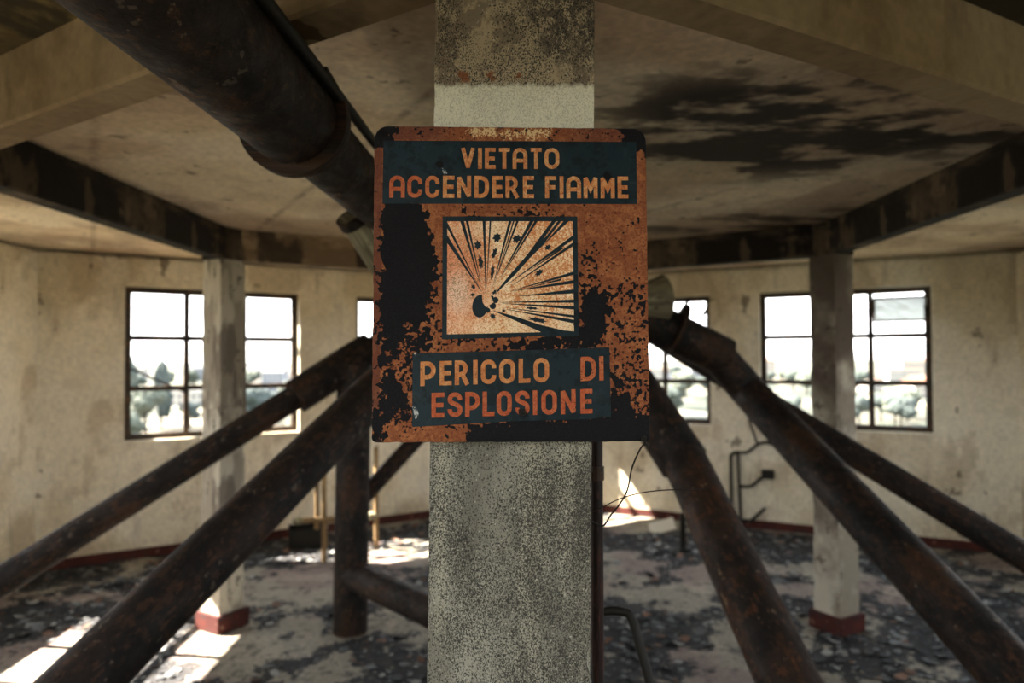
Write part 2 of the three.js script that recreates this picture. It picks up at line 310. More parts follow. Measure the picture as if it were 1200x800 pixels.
const WIN = { left: [[0.65, 2.2], [3.07, 4.11]], back_left: [[0.65, 2.2], [2.8, 4.34]], back_right: [[0.68, 2.222], [2.73, 4.275]] };
let windowNo = 0;
const paneGeo = new THREE.PlaneGeometry(1, 1);
const walls = {};
CORNERS.forEach(([ax, az], i) => {
  const [bx, bz] = CORNERS[(i + 1) % 6], side = SIDES[i], L = Math.hypot(bx - ax, bz - az);
  const A = P(ax, 0, az), X = P(bx - ax, 0, bz - az).normalize(), Y = new THREE.Vector3(0, 1, 0), Z = new THREE.Vector3().crossVectors(X, Y);
  const m4 = new THREE.Matrix4().makeBasis(X, Y, Z).setPosition(A);
  walls[side] = { m4, L };
  const wins = WIN[side] ?? [[0.65, 2.2], [2.73, 4.275]];
  const s = new THREE.Shape(), e = 0.139;
  s.moveTo(-e, 0); s.lineTo(L + e, 0); s.lineTo(L + e, HCEIL - 0.04); s.lineTo(-e, HCEIL - 0.04); s.closePath();
  for (const [x0, x1] of wins) { const h = new THREE.Path(); h.moveTo(x0, SILL); h.lineTo(x0, HEAD); h.lineTo(x1, HEAD); h.lineTo(x1, SILL); h.closePath(); s.holes.push(h); }
  const body = new THREE.ExtrudeGeometry(s, { depth: T, bevelEnabled: false }).translate(0, 0, -T);
  const strip = new THREE.BoxGeometry(L + 2 * e, 0.04, T - 0.1).translate(L / 2, HCEIL - 0.02, -(T + 0.1) / 2);   // open joint under the slab
  const g = boxUV(merge([body, strip]), i * 1.37, i * 0.31).applyMatrix4(m4);
  struct(mesh('wall_' + side, g, M.plaster));
  // skirting band
  const bs = new THREE.Shape(); bs.moveTo(0.01, 0); bs.lineTo(L - 0.01, 0);
  for (let k = 24; k >= 0; k--) bs.lineTo(0.01 + (L - 0.02) * k / 24, 0.085 + 0.012 * (S(N16, k * 0.083 + i * 0.17, 0.3) - 0.5));
  bs.closePath();
  struct(mesh('baseboard_' + side, boxUV(new THREE.ExtrudeGeometry(bs, { depth: 0.012, bevelEnabled: false })).applyMatrix4(m4), M.red));
  // windows: steel frame, three by three panes
  wins.forEach(([x0, x1], wi) => {
    const w = new THREE.Group(); w.name = 'window_' + (++windowNo); struct(w); scene.add(w);
    w.applyMatrix4(m4); w.translateX(x0); w.translateY(SILL); w.translateZ(-0.105);
    const W = x1 - x0, H = HEAD - SILL, f = 0.056;
    const fs = new THREE.Shape(); fs.moveTo(0, 0); fs.lineTo(W, 0); fs.lineTo(W, H); fs.lineTo(0, H); fs.closePath();
    const fh = new THREE.Path(); fh.moveTo(f, f); fh.lineTo(f, H - f); fh.lineTo(W - f, H - f); fh.lineTo(W - f, f); fh.closePath(); fs.holes.push(fh);
    mesh('window_frame', boxUV(new THREE.ExtrudeGeometry(fs, { depth: 0.045, bevelEnabled: false }).translate(0, 0, -0.0225)), M.frame, w);
    const n = Math.round(W / 0.515), cw = W / n, rh = H / 3, b = 0.05;
    for (let k = 1; k < n; k++) mesh('mullion', bar(b, H - 2 * f, 0.04, k * cw, H / 2), M.frame, w);
    for (let r = 1; r < 3; r++) for (let k = 0; k < n; k++) mesh('transom', bar(cw - b, b, 0.038, (k + 0.5) * cw, r * rh), M.frame, w);
    const vent = side === 'back_right' && wi === 1;
    for (let r = 0; r < 3; r++) for (let k = 0; k < n; k++) {
      if (vent && r === 2 && k === 2) continue;
      const p = mesh('pane', paneGeo, M.glass, w); p.scale.set(cw - b + 0.004, rh - b + 0.004, 1); p.position.set((k + 0.5) * cw, (r + 0.5) * rh, -0.004);
    }
    if (vent) { // pivoting sash standing open, its glass grey with dust
      const v = new THREE.Group(); v.name = 'vent_sash'; w.add(v); v.position.set(2.5 * cw, 2.5 * rh + 0.02, -0.02); v.rotation.x = 1.02;
      const vw = cw - b - 0.02, vh = rh - b - 0.02;
      mesh('sash_frame', merge([bar(vw, 0.02, 0.02, 0, vh / 2), bar(vw, 0.02, 0.02, 0, -vh / 2), bar(0.02, vh, 0.02, vw / 2, 0), bar(0.02, vh, 0.02, -vw / 2, 0)]), M.frame, v);
      const p = mesh('pane', paneGeo, M.dustyGlass, v); p.scale.set(vw - 0.02, vh - 0.02, 1);
    }
  });
});

// ---------------------------------------------------------------- columns and beams
const BEAMB = 2.437, RC = [0.1071, 3.4877], RING = 2.3368, ROT = 0.0374;
const ringAt = (az) => { const a = az * Math.PI / 180 + ROT; return [RC[0] + RING * Math.sin(a), RC[1] + RING * Math.cos(a), a]; };
function shaftGeo(w, h, sx, sy, chip, du, dv = -0.45) {
  let g = new THREE.BoxGeometry(w, h, w, sx, sy, sx).translate(0, h / 2, 0);
  g = boxUV(g, du, dv);
  const p = g.attributes.position;
  for (let i = 0; i < p.count; i++) {
    const x = p.getX(i), y = p.getY(i), z = p.getZ(i), ex = w / 2 - Math.abs(x), ez = w / 2 - Math.abs(z);
    const e = Math.max(ex, ez), cut = chip * (0.35 + 1.6 * ss(0.45, 0.85, S(M16, y / 1.1 + (x > 0 ? 0.5 : 0), z > 0 ? 0.2 : 0.7))) * ss(0.012, 0, e);
    p.setX(i, x - Math.sign(x) * cut); p.setZ(i, z - Math.sign(z) * cut);
  }
  g.computeVertexNormals(); return toCreasedNormals(g, 0.7);
}
const farLabels = { '-60': 'slim whitewashed concrete column crossing the left window, sunlit on its left foot', 60: 'slim concrete column crossing the right window, darker above, red plinth in shade' }; // the others stand outside the frame or behind the sign
for (const az of [-120, -60, 0, 60, 120]) {
  const [x, z, a] = ringAt(az), t = thing('concrete_column', farLabels[az], 'column', P(x, 0, z)); t.rotation.y = Math.PI - a;
  if (!farLabels[az]) t.userData = { kind: 'structure' };
  const w = 0.194;
  mesh('shaft', shaftGeo(w, BEAMB + 0.01, 6, 40, 0.004, az * 0.01 + 0.2, az === 60 ? 0.05 : -0.45), az === 60 ? M.washDarkTop : M.wash, t);
  mesh('head', box(w + 0.004, HCEIL - BEAMB, w + 0.004, 0, (HCEIL + BEAMB) / 2, 0), M.beam, t);
  mesh('plinth', bar(w + 0.05, 0.115, w + 0.05, 0, 0.0575, 0, 0.006), M.red, t);
}
const near = thing('concrete_column', 'wide speckled concrete column in front carrying the rusty sign', 'column');
{ const [x, z, a] = ringAt(180); near.position.copy(P(x - 0.0147 * 1.9, 0, z)); near.rotation.set(0, Math.PI - a, 0); near.rotateZ(-0.0147);
  mesh('shaft', shaftGeo(0.24, HCEIL + 0.02, 36, 460, 0.003, 0.28), M.nearColumn, near);
  mesh('plinth', bar(0.29, 0.115, 0.29, 0, 0.0575, 0, 0.006), M.red, near);
}
{
  const s = new THREE.Shape(); [-120, -60, 0, 60, 120, 180].forEach((az, i) => { const [x, z] = ringAt(az); i ? s.lineTo(x, z) : s.moveTo(x, z); }); s.closePath();
  const g = new THREE.ExtrudeGeometry(s, { depth: HCEIL - HIN + 0.01, bevelEnabled: false }).rotateX(-Math.PI / 2), p = g.attributes.position, uv = g.attributes.uv;
  for (let i = 0; i < p.count; i++) uv.setXY(i, (p.getX(i) + 6) / 12, (-p.getZ(i) + 2.5) / 12);
  struct(mesh('ceiling', g.translate(0, HIN, 0), M.ceiling));
}
{ // the two bays over the photographer, green with mould
  const s = new THREE.Shape(); [[ringAt(-120)], [ringAt(180)], [ringAt(120)], [CORNERS[4]], [CORNERS[5]], [CORNERS[0]]].forEach(([[x, z]], i) => (i ? s.lineTo(x, z) : s.moveTo(x, z))); s.closePath();
  const g = new THREE.ExtrudeGeometry(s, { depth: HCEIL - 2.642 + 0.01, bevelEnabled: false }).rotateX(-Math.PI / 2).translate(0, 2.642, 0);
  struct(mesh('ceiling', boxUV(g), std({ map: beamTex2, color: 0xa8a884, bumpMap: plasterBump, bumpScale: 0.006 })));
}
[-120, -60, 0, 60, 120, 180].forEach((az, i) => {
  const [x0, z0] = ringAt(az), [x1, z1] = ringAt(az + 60), a = P(x0, 0, z0), b = P(x1, 0, z1), d = b.clone().sub(a), L = d.length() - 0.16;
  const g = bar(L, HCEIL - BEAMB, 0.11, 0, (HCEIL + BEAMB) / 2, 0, 0.008);
  const o = struct(mesh('ceiling_beam', g, az === -60 ? M.beamPale : az === 180 || az === 120 ? M.beamCeil : M.beam)); o.position.copy(a.clone().add(b).multiplyScalar(0.5)); o.rotation.y = -Math.atan2(d.z, d.x);
});

// ---------------------------------------------------------------- the enamel sign
// print and corrosion are drawn in a 326 x 368 frame, 5 texels a unit
const B32 = field(32, 3, 0.45), B64 = field(64, 2, 0.35);
const SW = 1630, SH = 1840, K = 5;
{
  const paint = (draw, blur = 0) => {
    const c = document.createElement('canvas'), q = blur ? 1 : K; c.width = 326 * q; c.height = 368 * q;
    const x = c.getContext('2d'); x.fillStyle = '#000'; x.fillRect(0, 0, c.width, c.height); x.scale(q, q); x.translate(-437, -149.5);
    x.fillStyle = x.strokeStyle = '#fff'; draw(x);
    const d = x.getImageData(0, 0, c.width, c.height).data, o = new Float32Array(c.width * c.height);
    for (let i = 0; i < o.length; i++) o[i] = d[i * 4] / 255;
    const W = c.width, H = c.height;
    for (let pass = 0; pass < (blur ? 3 : 0); pass++) for (const [n, m, sn, sm] of [[H, W, W, 1], [W, H, 1, W]]) for (let j = 0; j < n; j++) {
      const row = new Float32Array(m); for (let i = 0; i < m; i++) row[i] = o[j * sn + i * sm];
      for (let i = 0; i < m; i++) { let s = 0; for (let k = -blur; k <= blur; k++) s += row[clamp(i + k, 0, m - 1)]; o[j * sn + i * sm] = s / (2 * blur + 1); }
    }
    return (px, py) => { // units, y down
      const fx = clamp(px * q - 0.5, 0, W - 1.001), fy = clamp(py * q - 0.5, 0, H - 1.001), a = fx | 0, b = fy | 0, tx = fx - a, ty = fy - b, i = b * W + a;
      return lerp(lerp(o[i], o[i + 1], tx), lerp(o[i + W], o[i + W + 1], tx), ty);
    };
  };
  const pg = (x, pts) => { x.beginPath(); pts.forEach(([a, b], i) => (i ? x.lineTo(a, b) : x.moveTo(a, b))); x.closePath(); x.fill(); };
  // letters: single-stroke forms in a cell of width w and height h
  const glyph = {
    V: (x, w, h, s) => { x.moveTo(s * 0.45, 0); x.lineTo(w / 2, h - s * 0.4); x.lineTo(w - s * 0.45, 0); },
    I: (x, w, h) => { x.moveTo(w / 2, 0); x.lineTo(w / 2, h); },
    E: (x, w, h, s) => { x.moveTo(w, s / 2); x.lineTo(s / 2, s / 2); x.lineTo(s / 2, h - s / 2); x.lineTo(w, h - s / 2); x.moveTo(s / 2, h / 2); x.lineTo(w * 0.93, h / 2); },
    F: (x, w, h, s) => { x.moveTo(w, s / 2); x.lineTo(s / 2, s / 2); x.lineTo(s / 2, h); x.moveTo(s / 2, h * 0.5); x.lineTo(w * 0.9, h * 0.5); },
    T: (x, w, h, s) => { x.moveTo(0, s / 2); x.lineTo(w, s / 2); x.moveTo(w / 2, s / 2); x.lineTo(w / 2, h); },
    L: (x, w, h, s) => { x.moveTo(s / 2, 0); x.lineTo(s / 2, h - s / 2); x.lineTo(w, h - s / 2); },
    N: (x, w, h, s) => { x.moveTo(s / 2, h); x.lineTo(s / 2, s * 0.4); x.lineTo(w - s / 2, h - s * 0.4); x.lineTo(w - s / 2, 0); },
    M: (x, w, h, s) => { x.moveTo(s / 2, h); x.lineTo(s / 2, s * 0.4); x.lineTo(w / 2, h * 0.58); x.lineTo(w - s / 2, s * 0.4); x.lineTo(w - s / 2, h); },
    A: (x, w, h, s) => { const r = w / 2 - s / 2; x.moveTo(s / 2, h); x.lineTo(s / 2, r + s / 2); x.arc(w / 2, r + s / 2, r, Math.PI, 0); x.lineTo(w - s / 2, h); x.moveTo(s / 2, h * 0.6); x.lineTo(w - s / 2, h * 0.6); },
    O: (x, w, h, s) => { const r = w / 2 - s / 2; x.moveTo(s / 2, h / 2); x.lineTo(s / 2, r + s / 2); x.arc(w / 2, r + s / 2, r, Math.PI, 0); x.lineTo(w - s / 2, h - r - s / 2); x.arc(w / 2, h - r - s / 2, r, 0, Math.PI); x.lineTo(s / 2, h / 2); },
    C: (x, w, h, s) => { const r = w / 2 - s / 2; x.moveTo(w - s / 2, r + s / 2 + 1.2); x.arc(w / 2, r + s / 2, r, 0, Math.PI, true); x.lineTo(s / 2, h - r - s / 2); x.arc(w / 2, h - r - s / 2, r, Math.PI, 0, true); x.lineTo(w - s / 2, h - r - s / 2 - 1.2); },
    D: (x, w, h, s) => { const r = w * 0.45; x.moveTo(s / 2, s / 2); x.lineTo(w - r - s / 2, s / 2); x.arc(w - r - s / 2, s / 2 + r, r, -Math.PI / 2, 0); x.lineTo(w - s / 2, h - r - s / 2); x.arc(w - r - s / 2, h - s / 2 - r, r, 0, Math.PI / 2); x.lineTo(s / 2, h - s / 2); x.closePath(); },
    P: (x, w, h, s) => { const r = h * 0.275; x.moveTo(s / 2, h); x.lineTo(s / 2, s / 2); x.lineTo(w - r - s / 2, s / 2); x.arc(w - r - s / 2, s / 2 + r, r, -Math.PI / 2, Math.PI / 2); x.lineTo(s / 2, s / 2 + 2 * r); },
    R: (x, w, h, s) => { const r = h * 0.24; x.moveTo(s / 2, h); x.lineTo(s / 2, s / 2); x.lineTo(w - r - s, s / 2); x.arc(w - r - s, s / 2 + r, r, -Math.PI / 2, Math.PI / 2); x.lineTo(s / 2, s / 2 + 2 * r); x.moveTo(w * 0.5, s / 2 + 2 * r); x.lineTo(w - s * 0.55, h); },
    S: (x, w, h, s) => { const r = w / 2 - s / 2, q = (h - s) / 4; x.moveTo(w - s / 2, s / 2 + q + 0.8); x.bezierCurveTo(w - s / 2, s / 2 - q * 0.35, s / 2, s / 2 - q * 0.35, s / 2, s / 2 + q); x.bezierCurveTo(s / 2, h / 2, w - s / 2, h / 2 - q * 0.3, w - s / 2, h - s / 2 - q); x.bezierCurveTo(w - s / 2, h - s / 2 + q * 0.35, s / 2, h - s / 2 + q * 0.35, s / 2, h - s / 2 - q - 0.8); },
  };
  const text = (x, str, cells, y0, y1, h, s) => {
    const xa = cells[0], xb = cells[cells.length - 2]; x.lineWidth = s; x.lineJoin = 'miter'; x.miterLimit = 3; x.lineCap = 'butt';
    [...str].forEach((ch, i) => { const l = cells[2 * i], w = cells[2 * i + 1]; x.save(); x.translate(l, lerp(y0, y1, (l - xa) / (xb - xa))); x.transform(1, (y1 - y0) / (xb - xa), 0, 1, 0, 0); x.beginPath(); glyph[ch](x, w, h, s); x.stroke(); x.restore(); });
  };
  const letters = paint((x) => {
    text(x, 'VIETATO', [540.1, 16.6, 560.4, 4.6, 568.5, 12.8, 585.4, 13, 601.7, 17.8, 623.4, 13, 639.9, 18], 175, 174.2, 25.2, 4.7);
    text(x, 'ACCENDEREFIAMME', [455.1, 18.4, 476.4, 17.7, 497.6, 17, 518.6, 13.7, 535.2, 17, 556.1, 17.3, 577.2, 13, 593.2, 17, 614, 13.2, 640.6, 13.4, 658.0, 4.6, 666.1, 17.7, 686.7, 17, 707.3, 17, 727.7, 13], 208.6, 207.6, 26.2, 4.8);
    text(x, 'PERICOLODI', [493.2, 18, 515.7, 14.3, 533.4, 17.8, 555, 5.2, 564, 18, 585.5, 18.8, 608.3, 14, 626, 18.3, 681.5, 18.3, 703.5, 5.4], 425.4, 419.3, 28.2, 5.2);
    text(x, 'ESPLOSIONE', [506.4, 15, 525.2, 17.2, 545.7, 17.3, 566, 14, 582.5, 17.8, 604.2, 17, 625, 5.4, 635, 18.3, 657.8, 17.7, 681, 14.3], 461.2, 457.2, 28.4, 5.2);
  });
  const wedge = (x, a, b, c, d, e, f) => pg(x, [[a, b], [c, d], [e, f]]);
  const picto = paint((x) => { // the explosion pictogram, drawn in fifths
    x.translate(510, 245); x.scale(0.2, 0.2);
    x.lineWidth = 28; x.beginPath(); x.moveTo(56, 72); x.lineTo(831, 68); x.lineTo(835, 742); x.lineTo(56, 760); x.closePath(); x.stroke();
    for (const t of [[66, 84, 68, 122, 270, 492], [66, 160, 66, 208, 282, 510], [145, 80, 167, 80, 273, 478], [178, 80, 194, 80, 271, 450], [279, 80, 297, 80, 299, 525], [321, 80, 331, 80, 302, 500], [436, 80, 453, 80, 335, 485], [461, 80, 470, 80, 344, 472], [481, 80, 495, 80, 350, 445], [563, 78, 587, 78, 380, 424], [592, 78, 610, 78, 386, 420],
      [822, 162, 822, 188, 405, 470], [822, 204, 822, 226, 428, 480], [750, 236, 760, 244, 540, 386], [822, 378, 822, 397, 436, 496], [745, 420, 746, 431, 520, 480], [822, 428, 822, 449, 440, 496], [825, 482, 825, 506, 470, 525], [825, 542, 825, 561, 372, 560], [825, 581, 825, 601, 388, 565], [825, 634, 825, 649, 400, 588], [825, 661, 825, 682, 400, 596]]) wedge(x, ...t);
    pg(x, [[698, 74], [722, 74], [640, 190], [660, 170], [735, 74], [752, 74], [640, 222], [770, 74], [802, 74], [612, 250], [560, 300], [480, 390], [352, 516], [372, 482], [440, 400], [545, 280]]);
    pg(x, [[335, 606], [470, 640], [620, 690], [760, 722], [830, 728], [830, 752], [640, 752], [622, 730]]);
    const star = (cx, cy, a, b, rot, n = 7) => { const pts = []; for (let k = 0; k < 2 * n; k++) { const t = k / n * Math.PI, q = k % 2 ? 0.62 : rr(0.85, 1.15), px = Math.cos(t) * a * q, py = Math.sin(t) * b * q; pts.push([cx + px * Math.cos(rot) - py * Math.sin(rot), cy + px * Math.sin(rot) + py * Math.cos(rot)]); } pg(x, pts); };
    for (const t of [[253, 226, 26, 30, 0], [365, 180, 28, 32, 0.3], [483, 186, 32, 26, -0.3], [268, 325, 15, 46, -0.15], [350, 272, 15, 42, 0.35], [338, 382, 13, 46, 0.15], [668, 237, 24, 17, -0.4], [615, 386, 32, 17, -0.7], [226, 470, 12, 17, -0.7], [222, 515, 16, 11, 0], [572, 593, 44, 9, 0.05], [605, 662, 64, 15, 0.18], [340, 640, 19, 16, 0.5], [405, 608, 12, 8, 0], [350, 500, 10, 22, 0.7]]) star(...t);
    x.beginPath(); x.ellipse(265, 582, 46, 66, 0.1, 0, 7); x.fill();
    for (const [a, b, r] of [[340, 580, 19], [356, 546, 18], [310, 606, 15], [335, 530, 10]]) { x.beginPath(); x.arc(a, b, r, 0, 7); x.fill(); }
  });
  const bomb = paint((x) => { x.translate(510, 245); x.scale(0.2, 0.2); pg(x, [[275, 500], [320, 505], [345, 560], [300, 590], [280, 560]]); }); // bite of the flash out of the ball
  const inside = paint((x) => pg(x, [[520, 257], [678, 256], [678, 393], [520, 396]]));
  const band1 = paint((x) => pg(x, [[447.5, 167], [751, 166], [751, 240.5], [447, 242]]));
  const band2 = paint((x) => pg(x, [[484, 416], [592, 413], [716, 409], [717, 489], [690, 492], [600, 494], [484, 500]]));
  // where the enamel has gone down to black scale
  const scale = paint((x) => {
    pg(x, [[446, 240], [497, 240], [499, 262], [507, 285], [513, 312], [514, 332], [501, 342], [499, 366], [493, 386], [476, 398], [461, 420], [459, 444], [476, 458], [486, 474], [486, 502], [470, 494], [456, 490], [446, 492]]);
    pg(x, [[684, 346], [712, 343], [716, 366], [708, 380], [714, 415], [726, 438], [738, 466], [750, 488], [768, 530], [556, 530], [545, 497], [592, 493], [717, 488], [716, 408], [640, 414], [590, 415], [588, 402], [680, 394]]);
    pg(x, [[436, 146], [464, 146], [464, 164], [446, 176], [436, 180]]); pg(x, [[730, 154], [742, 146], [764, 146], [764, 176], [750, 184], [734, 168]]); pg(x, [[693, 146], [708, 146], [704, 160], [697, 159]]);
    pg(x, [[434, 488], [447, 488], [452, 520], [434, 525]]); pg(x, [[597, 240], [618, 240], [618, 254], [597, 256]]); pg(x, [[742, 495], [766, 490], [766, 522], [742, 522]]);
  }, 8);
  const spotty = paint((x) => { // patches with many black pocks
    x.globalAlpha = 0.8; pg(x, [[532, 241], [672, 241], [672, 256], [532, 257]]); pg(x, [[680, 290], [700, 300], [704, 346], [680, 360]]); pg(x, [[484, 396], [592, 396], [592, 414], [484, 416]]); pg(x, [[456, 396], [500, 385], [486, 470], [452, 440]]);
    pg(x, [[494, 330], [518, 300], [518, 402], [480, 414], [490, 380]]);
    x.globalAlpha = 0.62; pg(x, [[690, 340], [768, 330], [768, 500], [730, 470]]); pg(x, [[484, 490], [546, 490], [550, 512], [452, 512], [450, 490]]); x.globalAlpha = 0.34; pg(x, [[682, 245], [760, 245], [760, 345], [682, 345]]); pg(x, [[446, 148], [756, 148], [756, 166], [446, 166]]);
  }, 6);
  const pale = paint((x) => { for (const [a, b, c, d] of [[568, 158, 22, 6], [628, 158, 26, 7], [600, 160, 30, 4]]) { x.beginPath(); x.ellipse(a, b, c, d, 0, 0, 7); x.fill(); } }, 3);
  const rimL = paint((x) => pg(x, [[434, 146], [446.5, 146], [446, 480], [442, 490], [434, 520]]));
  const chips = paint((x) => { pg(x, [[517, 199], [521, 200], [524, 206], [520, 208]]); pg(x, [[484, 476], [489, 478], [492, 486], [488, 492]]); pg(x, [[484, 415], [489, 415], [487, 420]]); });
  const hgt = new Float32Array(SW * SH);
  const map = tex(SW, SH, (u, v, X, Y) => {
    const x = u * 326, y = (1 - v) * 368, ax = x + 437, ay = y + 149.5;
    const n1 = S(M16, x / 160, y / 160), n2 = S(N64, x / 110, y / 110), n3 = S(NF, x / 90, y / 90), n0 = S(M4, x / 330, y / 330);
    const bl = S(B32, x / 170 + 0.4, y / 170), rag = (bl - 0.5) * 0.85 + (n1 - 0.5) * 0.5 + (n2 - 0.5) * 0.12;
    // rust
    let c = mix3([134, 80, 50], [156, 100, 62], ss(0.35, 0.7, S(N16, x / 120, y / 120)));
    c = mix3(c, [112, 58, 38], 0.7 * ss(0.45, 0.8, S(N64, x / 150 + 0.3, y / 150)));
    c = mix3(c, [190, 124, 70], 0.5 * ss(0.62, 0.85, n3)); c = mix3(c, [58, 38, 32], 0.75 * ss(0.58, 0.82, S(NF, x / 70 + 0.4, y / 70)));
    let h = 0.5 + 0.12 * (n3 - 0.5) + 0.1 * (n2 - 0.5);
    const lefty = rimL(x, y), top = ay < 166 ? 1 : 0;
    c = mix3(c, [88, 52, 44], 0.75 * Math.max(lefty, top * ss(540, 505, ax), top * 0.8 * ss(655, 690, ax)) * (0.6 + 0.4 * n2));
    c = mix3(c, [222, 196, 146], ss(0.35, 0.7, pale(x, y) * 0.75 + (n2 - 0.5) * 0.9 + (n1 - 0.5) * 0.5) * 0.85 * ss(0, 0.15, pale(x, y)));
    const ins = inside(x, y);
    if (ins > 0.01) { // paler ground of the pictogram
      let p = mix3([230, 196, 152], [244, 224, 186], S(N16, x / 200 + 0.2, y / 200));
      p = mix3(p, [196, 112, 58], ss(0.4, 0.75, 0.5 * n2 + 0.5 * n0) * 0.8);
      p = mix3(p, [226, 150, 118], 0.8 * ss(70, 0, Math.hypot(ax - 530, (ay - 330) * 0.7)) );
      p = mix3(p, [236, 208, 182], 0.8 * ss(22, 5, Math.hypot(ax - 537, (ay - 345) * 0.6)) );
      p = mix3(p, [142, 74, 40], 0.75 * ss(0.58, 0.74, n3 * 0.6 + S(N64, x / 60, y / 60) * 0.4)); p = mix3(p, [112, 92, 58], 0.55 * ss(0.6, 0.72, S(N64, x / 80 + 0.6, y / 80)) * ss(60, 20, Math.hypot(ax - 533, ay - 320)));
      c = mix3(c, p, ins);
    }
    // black scale and pocks
    let k = scale(x, y); k = Math.max(k > 0.02 ? ss(0.44, 0.47, k + 0.62 * rag) : 0, 0);
    const hole = S(B64, x / 190 + 0.2, y / 190 + 0.7), den = Math.max(spotty(x, y), 0.16 * (1 - ins)), big = S(N16, x / 100 + 0.5, y / 100);
    const pock = ss(0.0, 0.05, den * 0.6 - (1 - hole * 0.62 - big * 0.38) + 0.05);
    const bare = Math.max(k, pock * (ins > 0.5 ? 0 : 1));
    const isl = ss(0.80, 0.84, S(M16, x / 130 + 0.37, y / 130 + 0.2)) * (ax < 484 && ay > 380 ? 1 : 0);
    const blk = mix3([19, 19, 21], [66, 62, 62], ss(0.5, 0.95, n3 * 0.7 + GR[(Y * SW + X) % GR.length] * 0.3));
    c = mix3(c, mix3(blk, [70, 42, 32], 0.6 * ss(0.9, 0.97, S(NF, x / 64 + 0.2, y / 64))), bare * (1 - isl)); h -= 0.34 * bare * (1 - isl) - 0.16 * bare * (n3 - 0.5);
    // blue-black enamel: bands and pictogram
    const e1 = Math.max(band1(x, y), ss(0.45, 0.55, band2(x, y) + 0.3 * rag * (ay > 486 || ax > 706 || ay < 418 ? 1 : 0)));
    const ball = picto(x, y) * (1 - bomb(x, y));
    const en = Math.max(e1, ball * (ax > 588 && ay > 396 ? ss(0.4, 0.6, 0.5 + rag) : 1));
    const edgeK = Math.max(0, e1 * ss(464, 458, ax) * ss(170, 160, ay + (n1 - 0.5) * 20));
    let teal = mix3([25, 36, 40], [32, 46, 51], n0); teal = mix3(teal, [19, 25, 27], 0.6 * ss(0.5, 0.8, n1)); teal = mix3(teal, [58, 66, 66], 0.3 * ss(0.72, 0.9, S(M16, x / 210 + 0.6, y / 210)));
    c = mix3(c, teal, en); h = lerp(h, 0.8 + 0.03 * (n2 - 0.5), en);
    if (edgeK > 0) c = mix3(c, blk, edgeK * 0.6);
    // letters, the enamel bitten through to rust
    const L = letters(x, y);
    if (L > 0) {
      let l = mix3([176, 104, 60], [204, 146, 92], S(N16, x / 90, y / 90)); l = mix3(l, [214, 178, 128], (ay < 240 ? 0.6 : 0.25) * ss(0.5, 0.75, S(N64, x / 140 + 0.1, y / 140)) * ss(0.35, 0.7, S(N8, x / 300 + 0.3, y / 200)));
      const red = Math.max(ss(520, 480, ax) * (ay > 205 && ay < 240 ? 0.75 : 0), ay > 456 ? 0.8 : 0, ax > 660 && ay > 410 ? 0.65 : 0);
      l = mix3(l, [158, 66, 44], red * (0.5 + 0.5 * n2)); l = mix3(l, [104, 56, 36], 0.6 * ss(0.62, 0.8, n3 * 0.5 + n2 * 0.5));
      l = mix3(l, [40, 34, 32], ss(0.82, 0.86, S(N64, x / 100 + 0.4, y / 100)) * (ax > 675 && ay > 410 ? 1 : 0.35));
      c = mix3(c, l, L); h = lerp(h, 0.56 + 0.1 * (n3 - 0.5), L);
    }
    c = mix3(c, [206, 206, 196], 0.85 * chips(x, y) * ss(0.3, 0.6, n2));
    for (const [px, py] of [[515, 195], [715.5, 207], [441.5, 512], [447, 158], [755.5, 515], [613, 484.5]]) { const d = Math.hypot(ax - px, ay - py); c = mix3(c, [18, 17, 17], ss(6, 3.5, d + 3 * (n2 - 0.5))); }
    hgt[Y * SW + X] = h; return c;
  }, { wrap: false });
  const bump = tex(SW, SH, (u, v, X, Y) => grey(hgt[Y * SW + X]), { srgb: false, wrap: false });
  const rough = tex(SW >> 1, SH >> 1, (u, v, X, Y) => { const h = hgt[Y * 2 * SW + X * 2]; return grey(h > 0.72 ? 0.5 : 0.82); }, { srgb: false, wrap: false });
  M.sign = std({ specularIntensity: 0.22, map, bumpMap: bump, bumpScale: 0.0012, roughnessMap: rough, roughness: 1 });
}
const SIGN_W = 0.3975, SIGN_H = 0.458;
const sign = thing('warning_sign', 'square rusted enamel sign reading VIETATO ACCENDERE FIAMME above an explosion pictogram', 'sign');
